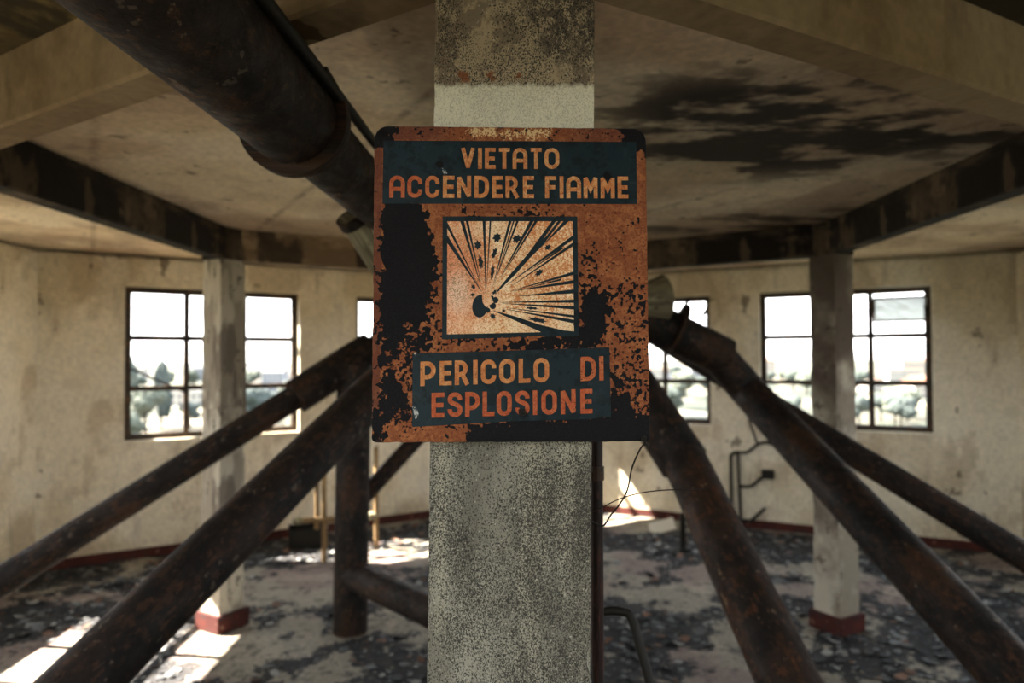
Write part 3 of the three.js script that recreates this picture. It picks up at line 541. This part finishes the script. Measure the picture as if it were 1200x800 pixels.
{
  const w = SIGN_W / 2, h = SIGN_H / 2, rt = 0.017, rb = 0.005, s = new THREE.Shape(), pts = [];
  const arc = (cx, cy, r, a0) => { for (let k = 0; k <= 6; k++) { const a = a0 + k / 6 * Math.PI / 2; pts.push([cx + r * Math.cos(a), cy + r * Math.sin(a)]); } };
  const side = (x0, y0, x1, y1, amp) => { for (let k = 1; k < 40; k++) { const t = k / 40, n = (S(N64, t * 0.8 + x0 * 3, y0 * 7 + 0.2) - 0.5) * amp; pts.push([lerp(x0, x1, t) + (x0 === x1 ? n : 0), lerp(y0, y1, t) + (y0 === y1 ? n : 0)]); } };
  const b = 0.0022; const W = w - b, H = h - b;
  side(-W, H - rt, -W, -H + rb, 0.0022); arc(-W + rb, -H + rb, rb, Math.PI); side(-W + rb, -H, W - rb, -H, 0.0018); arc(W - rb, -H + rb, rb, -Math.PI / 2); side(W, -H + rb, W, H - rt, 0.0012); arc(W - rt, H - rt, rt, 0); side(W - rt, H, -W + rt, H, 0.0008); arc(-W + rt, H - rt, rt, Math.PI / 2);
  pts.forEach(([x, y], i) => (i ? s.lineTo(x, y) : s.moveTo(x, y)));
  s.closePath();
  const toX = (px) => ((px - 437) / 326 - 0.5) * SIGN_W, toY = (py) => (0.5 - (py - 149.5) / 368) * SIGN_H;
  for (const [px, py, r] of [[515, 195, 0.0017], [715.5, 207, 0.0014], [441.5, 512, 0.0023], [447, 158, 0.0014]]) { const p = new THREE.Path(); p.absarc(toX(px), toY(py), r, 0, Math.PI * 2, true); s.holes.push(p); }
  const g = new THREE.ExtrudeGeometry(s, { depth: 0.0016, bevelEnabled: true, bevelThickness: b, bevelSize: b, bevelSegments: 3 }).translate(0, 0, -0.0038);
  const p = g.attributes.position, uv = g.attributes.uv;
  for (let i = 0; i < p.count; i++) uv.setXY(i, clamp(p.getX(i) / SIGN_W + 0.5), clamp(p.getY(i) / SIGN_H + 0.5));
  mesh('plate', toCreasedNormals(g, 0.5), M.sign, sign);
  // bolts through the plate: one low in the middle, one in the lower right corner
  for (const [px, py] of [[613, 484.5], [755.5, 514]]) { const a = new THREE.Vector3(toX(px), toY(py), -0.012), c = a.clone(); c.z = 0.003; mesh('bolt', merge([rod(a, c, 0.0025, 0.0025, 10), rod(new THREE.Vector3(c.x, c.y, 0.0002), c, 0.0045, 0.004, 6)]), M.black, sign); }
  for (const px of [560, 660]) mesh('spacer', rod(new THREE.Vector3(toX(px), toY(330), -0.0045), new THREE.Vector3(toX(px), toY(330), -0.017), 0.008, 0.008, 12), M.black, sign); // stand-off behind the plate
  sign.position.set(0.0135, 1.8802, -1.0085); sign.rotation.set(-0.037, 0.017, -0.004);
}
// wires
const wire = (pts, r) => tube(pts.map((q) => P(...q)), r, 8, 90);
tag(mesh('wire', wire([[0.2065, 1.6535, 1.008], [0.2045, 1.648, 1.003], [0.2075, 1.645, 1.006], [0.205, 1.64, 1.031], [0.194, 1.606, 1.052], [0.188, 1.569, 1.063], [0.179, 1.548, 1.073], [0.167, 1.529, 1.084], [0.155, 1.509, 1.095], [0.14, 1.516, 1.09], [0.128, 1.521, 1.085]], 0.0013), M.black), 'thin black wire hanging in a curve from the lower right corner of the rusty sign', 'wire');
tag(mesh('wire', wire([[0.125, 1.521, 1.1], [0.156, 1.536, 1.104], [0.188, 1.548, 1.113], [0.226, 1.555, 1.123], [0.272, 1.555, 1.142], [0.319, 1.551, 1.161], [0.348, 1.5525, 1.171]], 0.0009), M.rustWarm), 'thin rusty wire sticking out sideways from the speckled column', 'wire');

// ---------------------------------------------------------------- pipes
const V = (x, y, z) => P(x, y, z);
const along = (a, b, t) => a.clone().lerp(b, t);
const hubAt = V(0.08, 0, 3.9);
{ // distributor head over the middle of the room, behind the sign
  const t = thing('distributor_head', 'rusty steel distributor hopper hidden behind the warning sign, where the spouts meet', 'hopper', hubAt); t.userData = { kind: 'structure' };
  const lat = (p) => { const g = new THREE.LatheGeometry(p.map(([x, y]) => new THREE.Vector2(x, y)), 40), q = g.attributes.uv; for (let i = 0; i < q.count; i++) q.setXY(i, q.getX(i), g.attributes.position.getY(i)); return toCreasedNormals(g, 0.5); };
  mesh('drum', lat([[0, 2.36], [0.32, 2.36], [0.36, 2.33], [0.36, 2.0], [0.34, 1.97], [0, 1.97]]), M.rust, t);
  mesh('cone', lat([[0.34, 1.975], [0.11, 1.66], [0.11, 1.55], [0, 1.55]]), M.rust, t);
  mesh('band', lat([[0.36, 2.06], [0.375, 2.06], [0.375, 2.1], [0.36, 2.1]]), M.rust, t);
}
// left: thin spout with a wider sleeve
{
  const a = V(-1.535, 1.386, 4.387), b = V(-2.654, 0.606, 3.756), d = b.clone().sub(a);
  const hi = a.clone().addScaledVector(d, -0.62), lo = a.clone().addScaledVector(d, 1.775), s0 = a.clone().addScaledVector(d, -0.185);
  const t = thing('spout_pipe', 'slim rusty pipe sloping down to the left edge, a wider sleeve round its upper end', 'pipe', lo);
  const L = (v) => v.clone().sub(lo);
  mesh('pipe', rod(L(hi), new THREE.Vector3(), 0.081), M.rust, t);
  const s1 = a.clone().addScaledVector(d, -0.58).add(new THREE.Vector3(0, 0.01, 0));
  mesh('sleeve', hollow(L(s0), L(s1), 0.113, 0.01), M.rust, t);
}
{ // upright pipe with its branch
  const c = V(-1.0, 0, 4.62), t = thing('upright_pipe', 'thick upright rusty pipe standing on the floor left of the column, with a dark branch', 'pipe', c);
  mesh('pipe', rod(new THREE.Vector3(), new THREE.Vector3(0.015, 1.73, -0.05), 0.111), M.rust, t);
  const q = poly([V(-0.98, 0.37, 4.6).sub(c), V(-0.44, 0.345, 4.04).sub(c), V(0.02, 0.32, 3.55).sub(c), V(0.06, -0.0, 3.5).sub(c)], 0.092, 28);
  mesh('branch', q, M.rust, t);
}
tag(mesh('brace_pipe', rod(V(-0.98, 0.80, 4.7), V(-0.35, 1.49, 5.05), 0.056), M.rustWarm), 'short reddish pipe running up behind the sign from the thick upright pipe', 'pipe');
{ // thick spout coming forward on the left
  const a = V(-0.623, 1.59, 3.294), b = V(-1.164, 0.912, 2.207), d = b.clone().sub(a), hi = a.clone().addScaledVector(d, -0.66), lo = a.clone().addScaledVector(d, 2.34);
  tag(mesh('spout_pipe', rod(hi, lo, 0.1), M.rust), 'thick dark pipe running down from behind the sign to the lower left corner', 'pipe');
}
{ // thick spout on the right with elbow and collar
  const a = V(1.41, 1.573, 3.986), b = V(1.646, 0.786, 2.413), d = b.clone().sub(a), e = V(1.215, 1.80, 3.99), lo = a.clone().addScaledVector(d, 2.0), e0 = V(0.36, 2.2, 3.9);
  const t = thing('spout_pipe', 'thick dark pipe bending down from behind the sign to the lower right corner', 'pipe', lo), L = (v) => v.clone().sub(lo);
  mesh('pipe', poly([L(e), L(a), L(b), new THREE.Vector3()], 0.1, 32), M.rust, t);
  mesh('elbow', rod(L(e0), L(e.clone().add(V(0.06, -0.03, 0))), 0.125, 0.112), M.rust, t);
  mesh('clamp', rod(L(V(0.985, 1.945, 3.935)), L(V(1.005, 1.937, 3.935)), 0.14), M.rust, t);
  for (const [x, y] of [[1.02, 2.075], [1.11, 2.005]]) mesh('bolt', rod(L(V(x, y - 0.03, 3.92)), L(V(x + 0.035, y + 0.035, 3.90)), 0.009, 0.009, 8), M.black, t);
  mesh('cowl', rod(L(V(0.70, 2.08, 3.82)), L(V(0.90, 2.105, 3.86)), 0.07, 0.125, 30), M.greyPaint, t);
}
{ // slim spout far right
  const a = V(2.076, 1.178, 4.032), b = V(2.613, 0.774, 3.558), d = b.clone().sub(a);
  tag(mesh('spout_pipe', rod(a.clone().addScaledVector(d, -2.1), a.clone().addScaledVector(d, 2.9), 0.074), M.rust), 'slim dark pipe passing before the right column and out of the right edge', 'pipe');
}
{ // spout just right of the sign
  const a = V(0.825, 1.248, 3.039), b = V(0.911, 0.733, 2.26), d = b.clone().sub(a), lo = a.clone().addScaledVector(d, 2.41), k = V(0.79, 1.36, 3.16), top = V(0.37, 2.1, 3.66);
  const t = thing('spout_pipe', 'thick rusty pipe dropping from the lower right corner of the sign to the floor', 'pipe', lo), L = (v) => v.clone().sub(lo);
  mesh('pipe', poly([L(k), L(a), L(b), new THREE.Vector3()], 0.1, 32), M.rustWarm, t);
  mesh('sleeve', rod(L(top), L(k.clone().add(V(0.02, -0.06, -0.04))), 0.112), M.rust, t);
}
{ // overhead main, flanged, with two conduits strapped to it
  const at = (z) => V(-0.566 + 0.053 * z, 2.323, z), zf = 1.6, o = at(-0.55);
  const t = thing('overhead_pipe', 'thick blackened flanged pipe under the ceiling, coming from the upper left corner', 'pipe', o), L = (v) => v.clone().sub(o);
  mesh('pipe', rod(new THREE.Vector3(), L(at(zf)), 0.105, 0.105, 56), M.rust, t);
  mesh('flange', merge([rod(L(at(zf)), L(at(zf + 0.012)), 0.129, 0.129, 56), rod(L(at(zf + 0.016)), L(at(zf + 0.034)), 0.129, 0.129, 56)]), M.rust, t);
  mesh('narrow_pipe', rod(L(at(zf + 0.01)), L(at(3.62)), 0.089, 0.089, 48), M.rust, t);
}
for (const [dx, dy, l] of [[0.087, 0.081, 'upper of two thin black conduits running along the overhead pipe'], [0.111, 0.047, 'lower of two thin black conduits running along the overhead pipe']]) {
  const at = (z) => V(-0.566 + 0.053 * z + dx, 2.323 + dy, z);
  tag(mesh('conduit', rod(at(-0.5), at(3.6), 0.012, 0.012, 14), M.black), l, 'conduit');
}
tag(mesh('conduit_clamp', bar(0.032, 0.022, 0.12, 0, 0, 0, 0.004), M.black), 'small black clamp box on the conduits beside the overhead pipe', 'clamp').position.copy(V(-0.392, 2.392, 1.56));
{ // pale pipe under the main
  const a = V(-0.537, 2.272, 2.45), b = V(-0.375, 1.98, 2.72), t = thing('pale_pipe', 'short pale grey pipe slanting down under the overhead pipe beside the sign', 'pipe', a);
  mesh('pipe', rod(new THREE.Vector3(), b.clone().sub(a), 0.042, 0.042, 28), M.greyPaint, t);
  mesh('collar', rod(new THREE.Vector3(), along(new THREE.Vector3(), b.clone().sub(a), 0.09), 0.05, 0.05, 28), M.rust, t);
}
{ // riser at the side of the near column
  const t = thing('riser_pipe', 'thin dark red upright pipe fixed to the right side of the near column', 'pipe', V(0.171, 0, 1.30));
  mesh('pipe', rod(new THREE.Vector3(), new THREE.Vector3(0.003, 1.76, 0), 0.0115, 0.0115, 18), std({ map: rustTex, color: 0xd2a8a4, roughness: 0.6 }), t);
  mesh('coupling', rod(new THREE.Vector3(0.002, 1.545, 0), new THREE.Vector3(0.002, 1.57, 0), 0.0145, 0.0145, 18), M.rust, t);
  mesh('bracket', bar(0.05, 0.012, 0.012, -0.02, 1.557, 0.004, 0.002), M.rust, t);
}
{ // bent handle
  const o = V(0.212, 0, 1.6);
  const g = poly([V(0.206, 0, 1.612), V(0.217, 1.196, 1.61), V(0.289, 1.192, 1.608), V(0.342, 0.98, 1.545), V(0.52, 0, 1.3)].map((v) => v.sub(o)), 0.0105, 14);
  const m = tag(mesh('bent_rail', g, M.black), 'thin black bent tube rail beside the foot of the near column', 'rail'); m.position.copy(o);
}
tag(mesh('bent_rail', tube([V(-0.19, 0.0, 1.52), V(-0.178, 0.7, 1.58), V(-0.15, 1.06, 1.62), V(-0.09, 1.2, 1.64), V(-0.02, 1.22, 1.66)], 0.0105, 12), M.black), 'thin black rod leaning behind the left foot of the near column', 'rail');

// ---------------------------------------------------------------- fittings on the walls and at the back
{
  const { m4 } = walls.back_right, w = (x, y, z = 0.03) => new THREE.Vector3(x, y, z).applyMatrix4(m4), o = w(2.5, 0, 0);
  const t = thing('wall_conduit', 'thin dark conduits with two boxes, branching over the right back wall under the windows', 'conduit', o), L = (a) => a.map((q) => w(...q).sub(o)), r = 0.016;
  mesh('conduit', poly(L([[2.435, 0.02], [2.433, 0.74], [2.47, 0.775], [2.6, 0.78], [2.72, 0.885], [2.86, 0.905], [2.94, 0.90]]), r, 10), M.black, t);
  mesh('conduit', poly(L([[2.525, 0.05], [2.505, 0.755], [2.48, 0.775]]), r * 0.9, 10), M.black, t);
  mesh('conduit', poly(L([[2.515, 0.425], [2.63, 0.43], [2.74, 0.53], [2.77, 0.55]]), r, 10), M.black, t);
  mesh('conduit', poly(L([[2.53, 0.07], [2.63, 0.075], [2.77, 0.22]]), r, 10), M.black, t);
  mesh('conduit', poly(L([[2.7, 0.88], [2.64, 1.06], [2.6, 1.22]]), r * 0.8, 10), M.rust, t);
  mesh('junction_box', bar(0.12, 0.09, 0.07, 0, 0, 0, 0.01).applyMatrix4(m4.clone().multiply(new THREE.Matrix4().makeTranslation(2.8, 0.57, 0.04))).translate(-o.x, -o.y, -o.z), M.black, t);
  mesh('junction_box', bar(0.09, 0.06, 0.06, 0, 0, 0, 0.01).applyMatrix4(m4.clone().multiply(new THREE.Matrix4().makeTranslation(2.86, 0.9, 0.04))).translate(-o.x, -o.y, -o.z), M.black, t);
}
{ // pipe stand near the back wall
  const o = V(-1.57, 0, 6.2), t = thing('pipe_stand', 'thin sunlit pipes with a cross bar standing at the back, left of the upright pipe', 'pipe stand', o), L = (x, y, z) => V(x, y, z).sub(o);
  mesh('riser', rod(L(-1.57, 0, 6.2), L(-1.57, 0.78, 6.2), 0.022, 0.022, 12), M.stand, t);
  mesh('riser', rod(L(-1.64, 0.28, 6.22), L(-1.64, 0.8, 6.22), 0.02, 0.02, 12), M.stand, t);
  mesh('cross_bar', rod(L(-1.79, 0.36, 6.2), L(-1.47, 0.37, 6.2), 0.026, 0.026, 12), M.stand, t);
  mesh('valve_cap', new THREE.SphereGeometry(0.045, 14, 10).scale(1.3, 0.8, 0.8).translate(...L(-1.79, 0.36, 6.2).toArray()), M.greyPaint, t);
}
{
  const o = V(-1.19, 0, 6.62), t = thing('pipe_stand', 'single thin sunlit pipe with a round cap at the back, right of the upright pipe', 'pipe stand', o);
  mesh('riser', rod(new THREE.Vector3(), new THREE.Vector3(0, 0.95, 0), 0.022, 0.022, 12), M.stand, t);
  mesh('valve_cap', new THREE.SphereGeometry(0.05, 14, 10).scale(1.4, 0.8, 0.8).translate(-0.05, 0.31, 0.03), M.greyPaint, t);
  mesh('arm', rod(new THREE.Vector3(0, 0.31, 0), new THREE.Vector3(-0.12, 0.31, 0.03), 0.02, 0.02, 12), M.stand, t);
}
{ // dark bin
  const t = thing('trough', 'low black steel trough on the floor at the left back wall', 'trough', V(-1.86, 0, 6.75)); t.rotation.y = 0.3;
  mesh('base', bar(0.36, 0.02, 0.26, 0, 0.012, 0), M.black, t);
  for (const s of [-1, 1]) { mesh('side_wall', bar(0.36, 0.17, 0.012, 0, 0.095, s * 0.125, 0.002), M.black, t); mesh('end_wall', bar(0.012, 0.17, 0.25, s * 0.175, 0.095, 0, 0.002), M.black, t); }
}
{
  const t = thing('floor_post', 'short black steel post standing at the back, left of the wall conduits', 'post', V(1.655, 0, 6.475));
  mesh('post', bar(0.045, 0.34, 0.045, 0, 0.17, 0, 0.004), M.black, t); mesh('foot', bar(0.1, 0.012, 0.1, 0, 0.006, 0, 0.002), M.black, t);
}
{
  const m = tag(mesh('board', bar(0.26, 0.17, 0.014, 0, 0, 0, 0.002), std({ color: 0xcac4b2, roughness: 0.8 })), 'small pale board lying tilted on the floor at the back wall', 'board');
  m.position.copy(V(1.62, 0.052, 7.16)); m.rotation.set(-1.05, -0.35, 0);
}
{ // loose glazing bar in the left window
  const { m4 } = walls.back_left, a = new THREE.Vector3(0.695, 1.70, -0.07).applyMatrix4(m4), b = new THREE.Vector3(1.15, 1.475, -0.07).applyMatrix4(m4);
  tag(mesh('loose_bar', rod(a, b, 0.011, 0.011, 10), M.black), 'dark loose glazing bar slanting across the middle pane of the left window', 'bar');
}

// ---------------------------------------------------------------- litter: flakes of paint and scale
{
  const chip = (n, curl, s0) => {
    const pos = [], uvs = []; const ring = [];
    for (let k = 0; k < n; k++) { const a = k / n * Math.PI * 2, r = rr(0.6, 1.1); ring.push([Math.cos(a) * r, Math.sin(a) * r * s0]); }
    const y = (x, z) => curl * (x * x + 0.5 * x * z), top = 0.07;
    const tri = (...v) => { for (const q of v) { pos.push(...q); uvs.push(q[0], q[2]); } };
    for (let k = 0; k < n; k++) {
      const [x0, z0] = ring[k], [x1, z1] = ring[(k + 1) % n];
      tri([0, top, 0], [x1, y(x1, z1) + top, z1], [x0, y(x0, z0) + top, z0]);
      tri([x0, y(x0, z0) + top, z0], [x1, y(x1, z1) + top, z1], [x1, y(x1, z1), z1]); tri([x0, y(x0, z0) + top, z0], [x1, y(x1, z1), z1], [x0, y(x0, z0), z0]);
    }
    const g = new THREE.BufferGeometry(); g.setAttribute('position', new THREE.Float32BufferAttribute(pos, 3)); g.setAttribute('uv', new THREE.Float32BufferAttribute(uvs, 2)); g.computeVertexNormals(); return g;
  };
  const shapes = [chip(6, 0.35, 0.7), chip(5, 0.5, 0.9), chip(7, 0.2, 0.55), chip(5, -0.25, 0.8)];
  const flakeMat = std({ color: 0xffffff, roughness: 0.8, side: THREE.DoubleSide });
  const cells = shapes.map(() => []);
  let guard = 0, n = 0;
  while (n < 15000 && guard++ < 400000) {
    const x = rr(-3.9, 4.7), z = rr(1.6, 8.3);
    if (Math.abs(x - 0.4) * 0.577 + (z - 3.61) > 4.75) continue;      // inside the back walls
    const g = grime(x, z); if (rnd() > ss(0.47, 0.66, g)) continue;
    const q = new THREE.Object3D(), s = Math.pow(rnd(), 2.4) * 0.048 + 0.009;
    q.position.copy(P(x, 0.001 + rnd() * 0.006, z)); q.rotation.set(rr(-0.3, 0.3), rr(0, 6.3), rr(-0.3, 0.3)); q.scale.set(s, s * 0.6, s); q.updateMatrix();
    const k = rnd(), c = k < 0.55 ? [0.035, 0.038, 0.042] : k < 0.8 ? [0.12, 0.13, 0.135] : k < 0.93 ? [0.25, 0.26, 0.25] : [0.16, 0.09, 0.06], j = rr(0.7, 1.25);
    cells[(rnd() * 4) | 0].push([q.matrix.clone(), new THREE.Color().setRGB(c[0] * j, c[1] * j, c[2] * j)]); n++;
  }
  cells.forEach((list, i) => {
    const im = new THREE.InstancedMesh(shapes[i], flakeMat, list.length); im.name = numbered('floor_debris'); im.userData = { kind: 'stuff', label: 'dark and grey flakes of paint and scale littering the floor', category: 'debris' };
    list.forEach(([m, c], k) => { im.setMatrixAt(k, m); im.setColorAt(k, c); }); im.castShadow = im.receiveShadow = true; scene.add(im);
  });
}

// ---------------------------------------------------------------- outside: a plain with trees and low buildings, far below the windows
{
  const GY = -21;
  const fieldTex = tex(512, 512, (u, v) => {
    let c = mix3([60, 60, 50], [40, 46, 38], ss(0.4, 0.6, S(N8, u, v))); c = mix3(c, [124, 118, 104], 0.8 * ss(0.62, 0.7, S(N16, u + 0.2, v))); return mix3(c, [40, 50, 40], 0.7 * ss(0.66, 0.74, S(M16, u, v)));
  }, { rep: [1 / 420, 1 / 420] });
  const ground = new THREE.PlaneGeometry(9000, 9000, 1, 1).rotateX(-Math.PI / 2), uv = ground.attributes.uv, p = ground.attributes.position;
  for (let i = 0; i < p.count; i++) uv.setXY(i, p.getX(i), p.getZ(i));
  struct(mesh('terrain', ground, std({ map: fieldTex, roughness: 1 }))).position.y = GY;
  const leaf = (cx, cy, cz, r, sy) => { const g = new THREE.IcosahedronGeometry(r, 3), q = g.attributes.position; for (let i = 0; i < q.count; i++) { const v = new THREE.Vector3().fromBufferAttribute(q, i), n = v.clone().normalize(), k = 1 + 0.3 * (S(N16, n.x * 0.31 + cx * 0.07 + n.z * 0.11, n.y * 0.33 + cz * 0.05) - 0.5) + 0.25 * (S(N64, n.x * 0.3 + n.z * 0.17, n.y * 0.3) - 0.5); q.setXYZ(i, v.x * k + cx, v.y * k * sy + cy, v.z * k + cz); } g.computeVertexNormals(); return g; };
  const greens = [std({ color: 0x3c4440, roughness: 1 }), std({ color: 0x464c44, roughness: 1 }), std({ color: 0x38403e, roughness: 1 })], bark = std({ color: 0x2a2824, roughness: 1 });
  const kinds = [0, 1, 2].map((k) => { const list = []; if (k === 2) return merge([leaf(0, 11, 0, 2.1, 3.9), leaf(0.5, 8, 0.3, 2.2, 2.4), leaf(-0.4, 13, -0.3, 1.7, 2.6)]); for (let i = 0; i < 9; i++) { const a = i * 2.4, r = k === 2 ? 0.5 : 2.2 * Math.sqrt(i / 9); list.push(leaf(Math.cos(a) * r, k === 2 ? 4 + i * 1.9 : 5.5 + rr(-1, 2.6), Math.sin(a) * r, k === 2 ? 2.0 - i * 0.06 : rr(1.7, 2.6), k === 2 ? 1.3 : 0.85)); } return merge(list); });
  const trunk = rod(new THREE.Vector3(), new THREE.Vector3(0, 5, 0), 0.35, 0.2, 8);
  const taken = [], room = (az, dist, r) => { const x = Math.tan(az) * dist; if (taken.some(([a, b, c]) => Math.hypot(a - x, b - dist) < c + r)) return false; taken.push([x, dist, r]); return true; };
  const tree = (k, az, dist, s, label, group) => {
    if (!room(az, dist, (k === 2 ? 2.4 : 5.2) * s)) return;
    const t = thing(k === 2 ? 'poplar_tree' : 'broadleaf_tree', label, 'tree', P(Math.tan(az) * dist, GY, dist), group); t.scale.setScalar(s); t.rotation.y = rr(0, 6);
    mesh('crown', kinds[k], greens[(rnd() * 3) | 0], t); mesh('trunk', trunk, bark, t);
  };
  tree(2, Math.atan(-0.531), 232, 1.32, 'taller of two hazy dark trees rising above the horizon in the left window');
  tree(2, Math.atan(-0.483), 238, 1.22, 'lower of two hazy dark trees rising above the horizon in the left window');
  for (let i = 0; i < 46; i++) { const lft = i % 2; tree(i % 3 === 0 ? 1 : 0, Math.atan(lft ? rr(-0.58, -0.2) : rr(0.2, 0.64)), rr(210, 620), rr(0.9, 1.8), lft ? 'pale green tree on the hazy plain beyond the left windows' : 'pale green tree on the hazy plain beyond the right windows', lft ? 'trees beyond the left windows' : 'trees beyond the right windows'); }
  for (let i = 0; i < 16; i++) { const lft = i < 10; tree(i % 2, Math.atan(lft ? rr(-0.57, -0.28) : rr(0.24, 0.62)), rr(185, 270), rr(0.9, 1.3), lft ? 'low grey green tree in the hedge line under the left windows' : 'low grey green tree in the hedge line under the right windows', lft ? 'hedge trees beyond the left windows' : 'hedge trees beyond the right windows'); }
  const walls2 = [std({ color: 0x8c8a84, roughness: 1 }), std({ color: 0x969086, roughness: 1 }), std({ color: 0x70747a, roughness: 1 })], roofs = [std({ color: 0x6a4c3e, roughness: 1 }), std({ color: 0x585a5a, roughness: 1 })], dark = std({ color: 0x3c4246, roughness: 0.4 });
  for (let i = 0; i < 30; i++) {
    const lft = i % 2, dist = rr(300, 900), k = Math.atan(lft ? rr(-0.58, -0.18) : rr(0.18, 0.62)), w = rr(12, 34), h = rr(5, dist > 500 ? 19 : 10), d = rr(9, 16);
    if (!room(k, dist, w * 0.6)) continue;
    const t = thing('low_building', lft ? 'pale flat building far off on the plain beyond the left windows' : 'pale flat building far off on the plain beyond the right windows', 'building', P(Math.tan(k) * dist, GY, dist), lft ? 'far buildings beyond the left windows' : 'far buildings beyond the right windows');
    t.rotation.y = rr(-0.5, 0.5);
    mesh('wall', box(w, h, d, 0, h / 2, 0), walls2[i % 3], t);
    const r = new THREE.Shape(); r.moveTo(-d / 2 - 0.5, 0); r.lineTo(d / 2 + 0.5, 0); r.lineTo(0, i % 3 ? 2.6 : 0.6); r.closePath();
    mesh('roof', new THREE.ExtrudeGeometry(r, { depth: w + 1, bevelEnabled: false }).translate(0, 0, -(w + 1) / 2).rotateY(Math.PI / 2).translate(0, h, 0), roofs[i % 2], t);
    const ws = []; for (let y = 1.6; y < h - 1; y += 3.2) for (let x = -w / 2 + 2; x < w / 2 - 1; x += 3.4) ws.push(box(1.4, 1.5, 0.2, x, y, d / 2 + 0.02)); if (ws.length) mesh('facade_windows', merge(ws), dark, t).userData.kind = 'stuff';
  }
}

renderer.render(scene, camera);
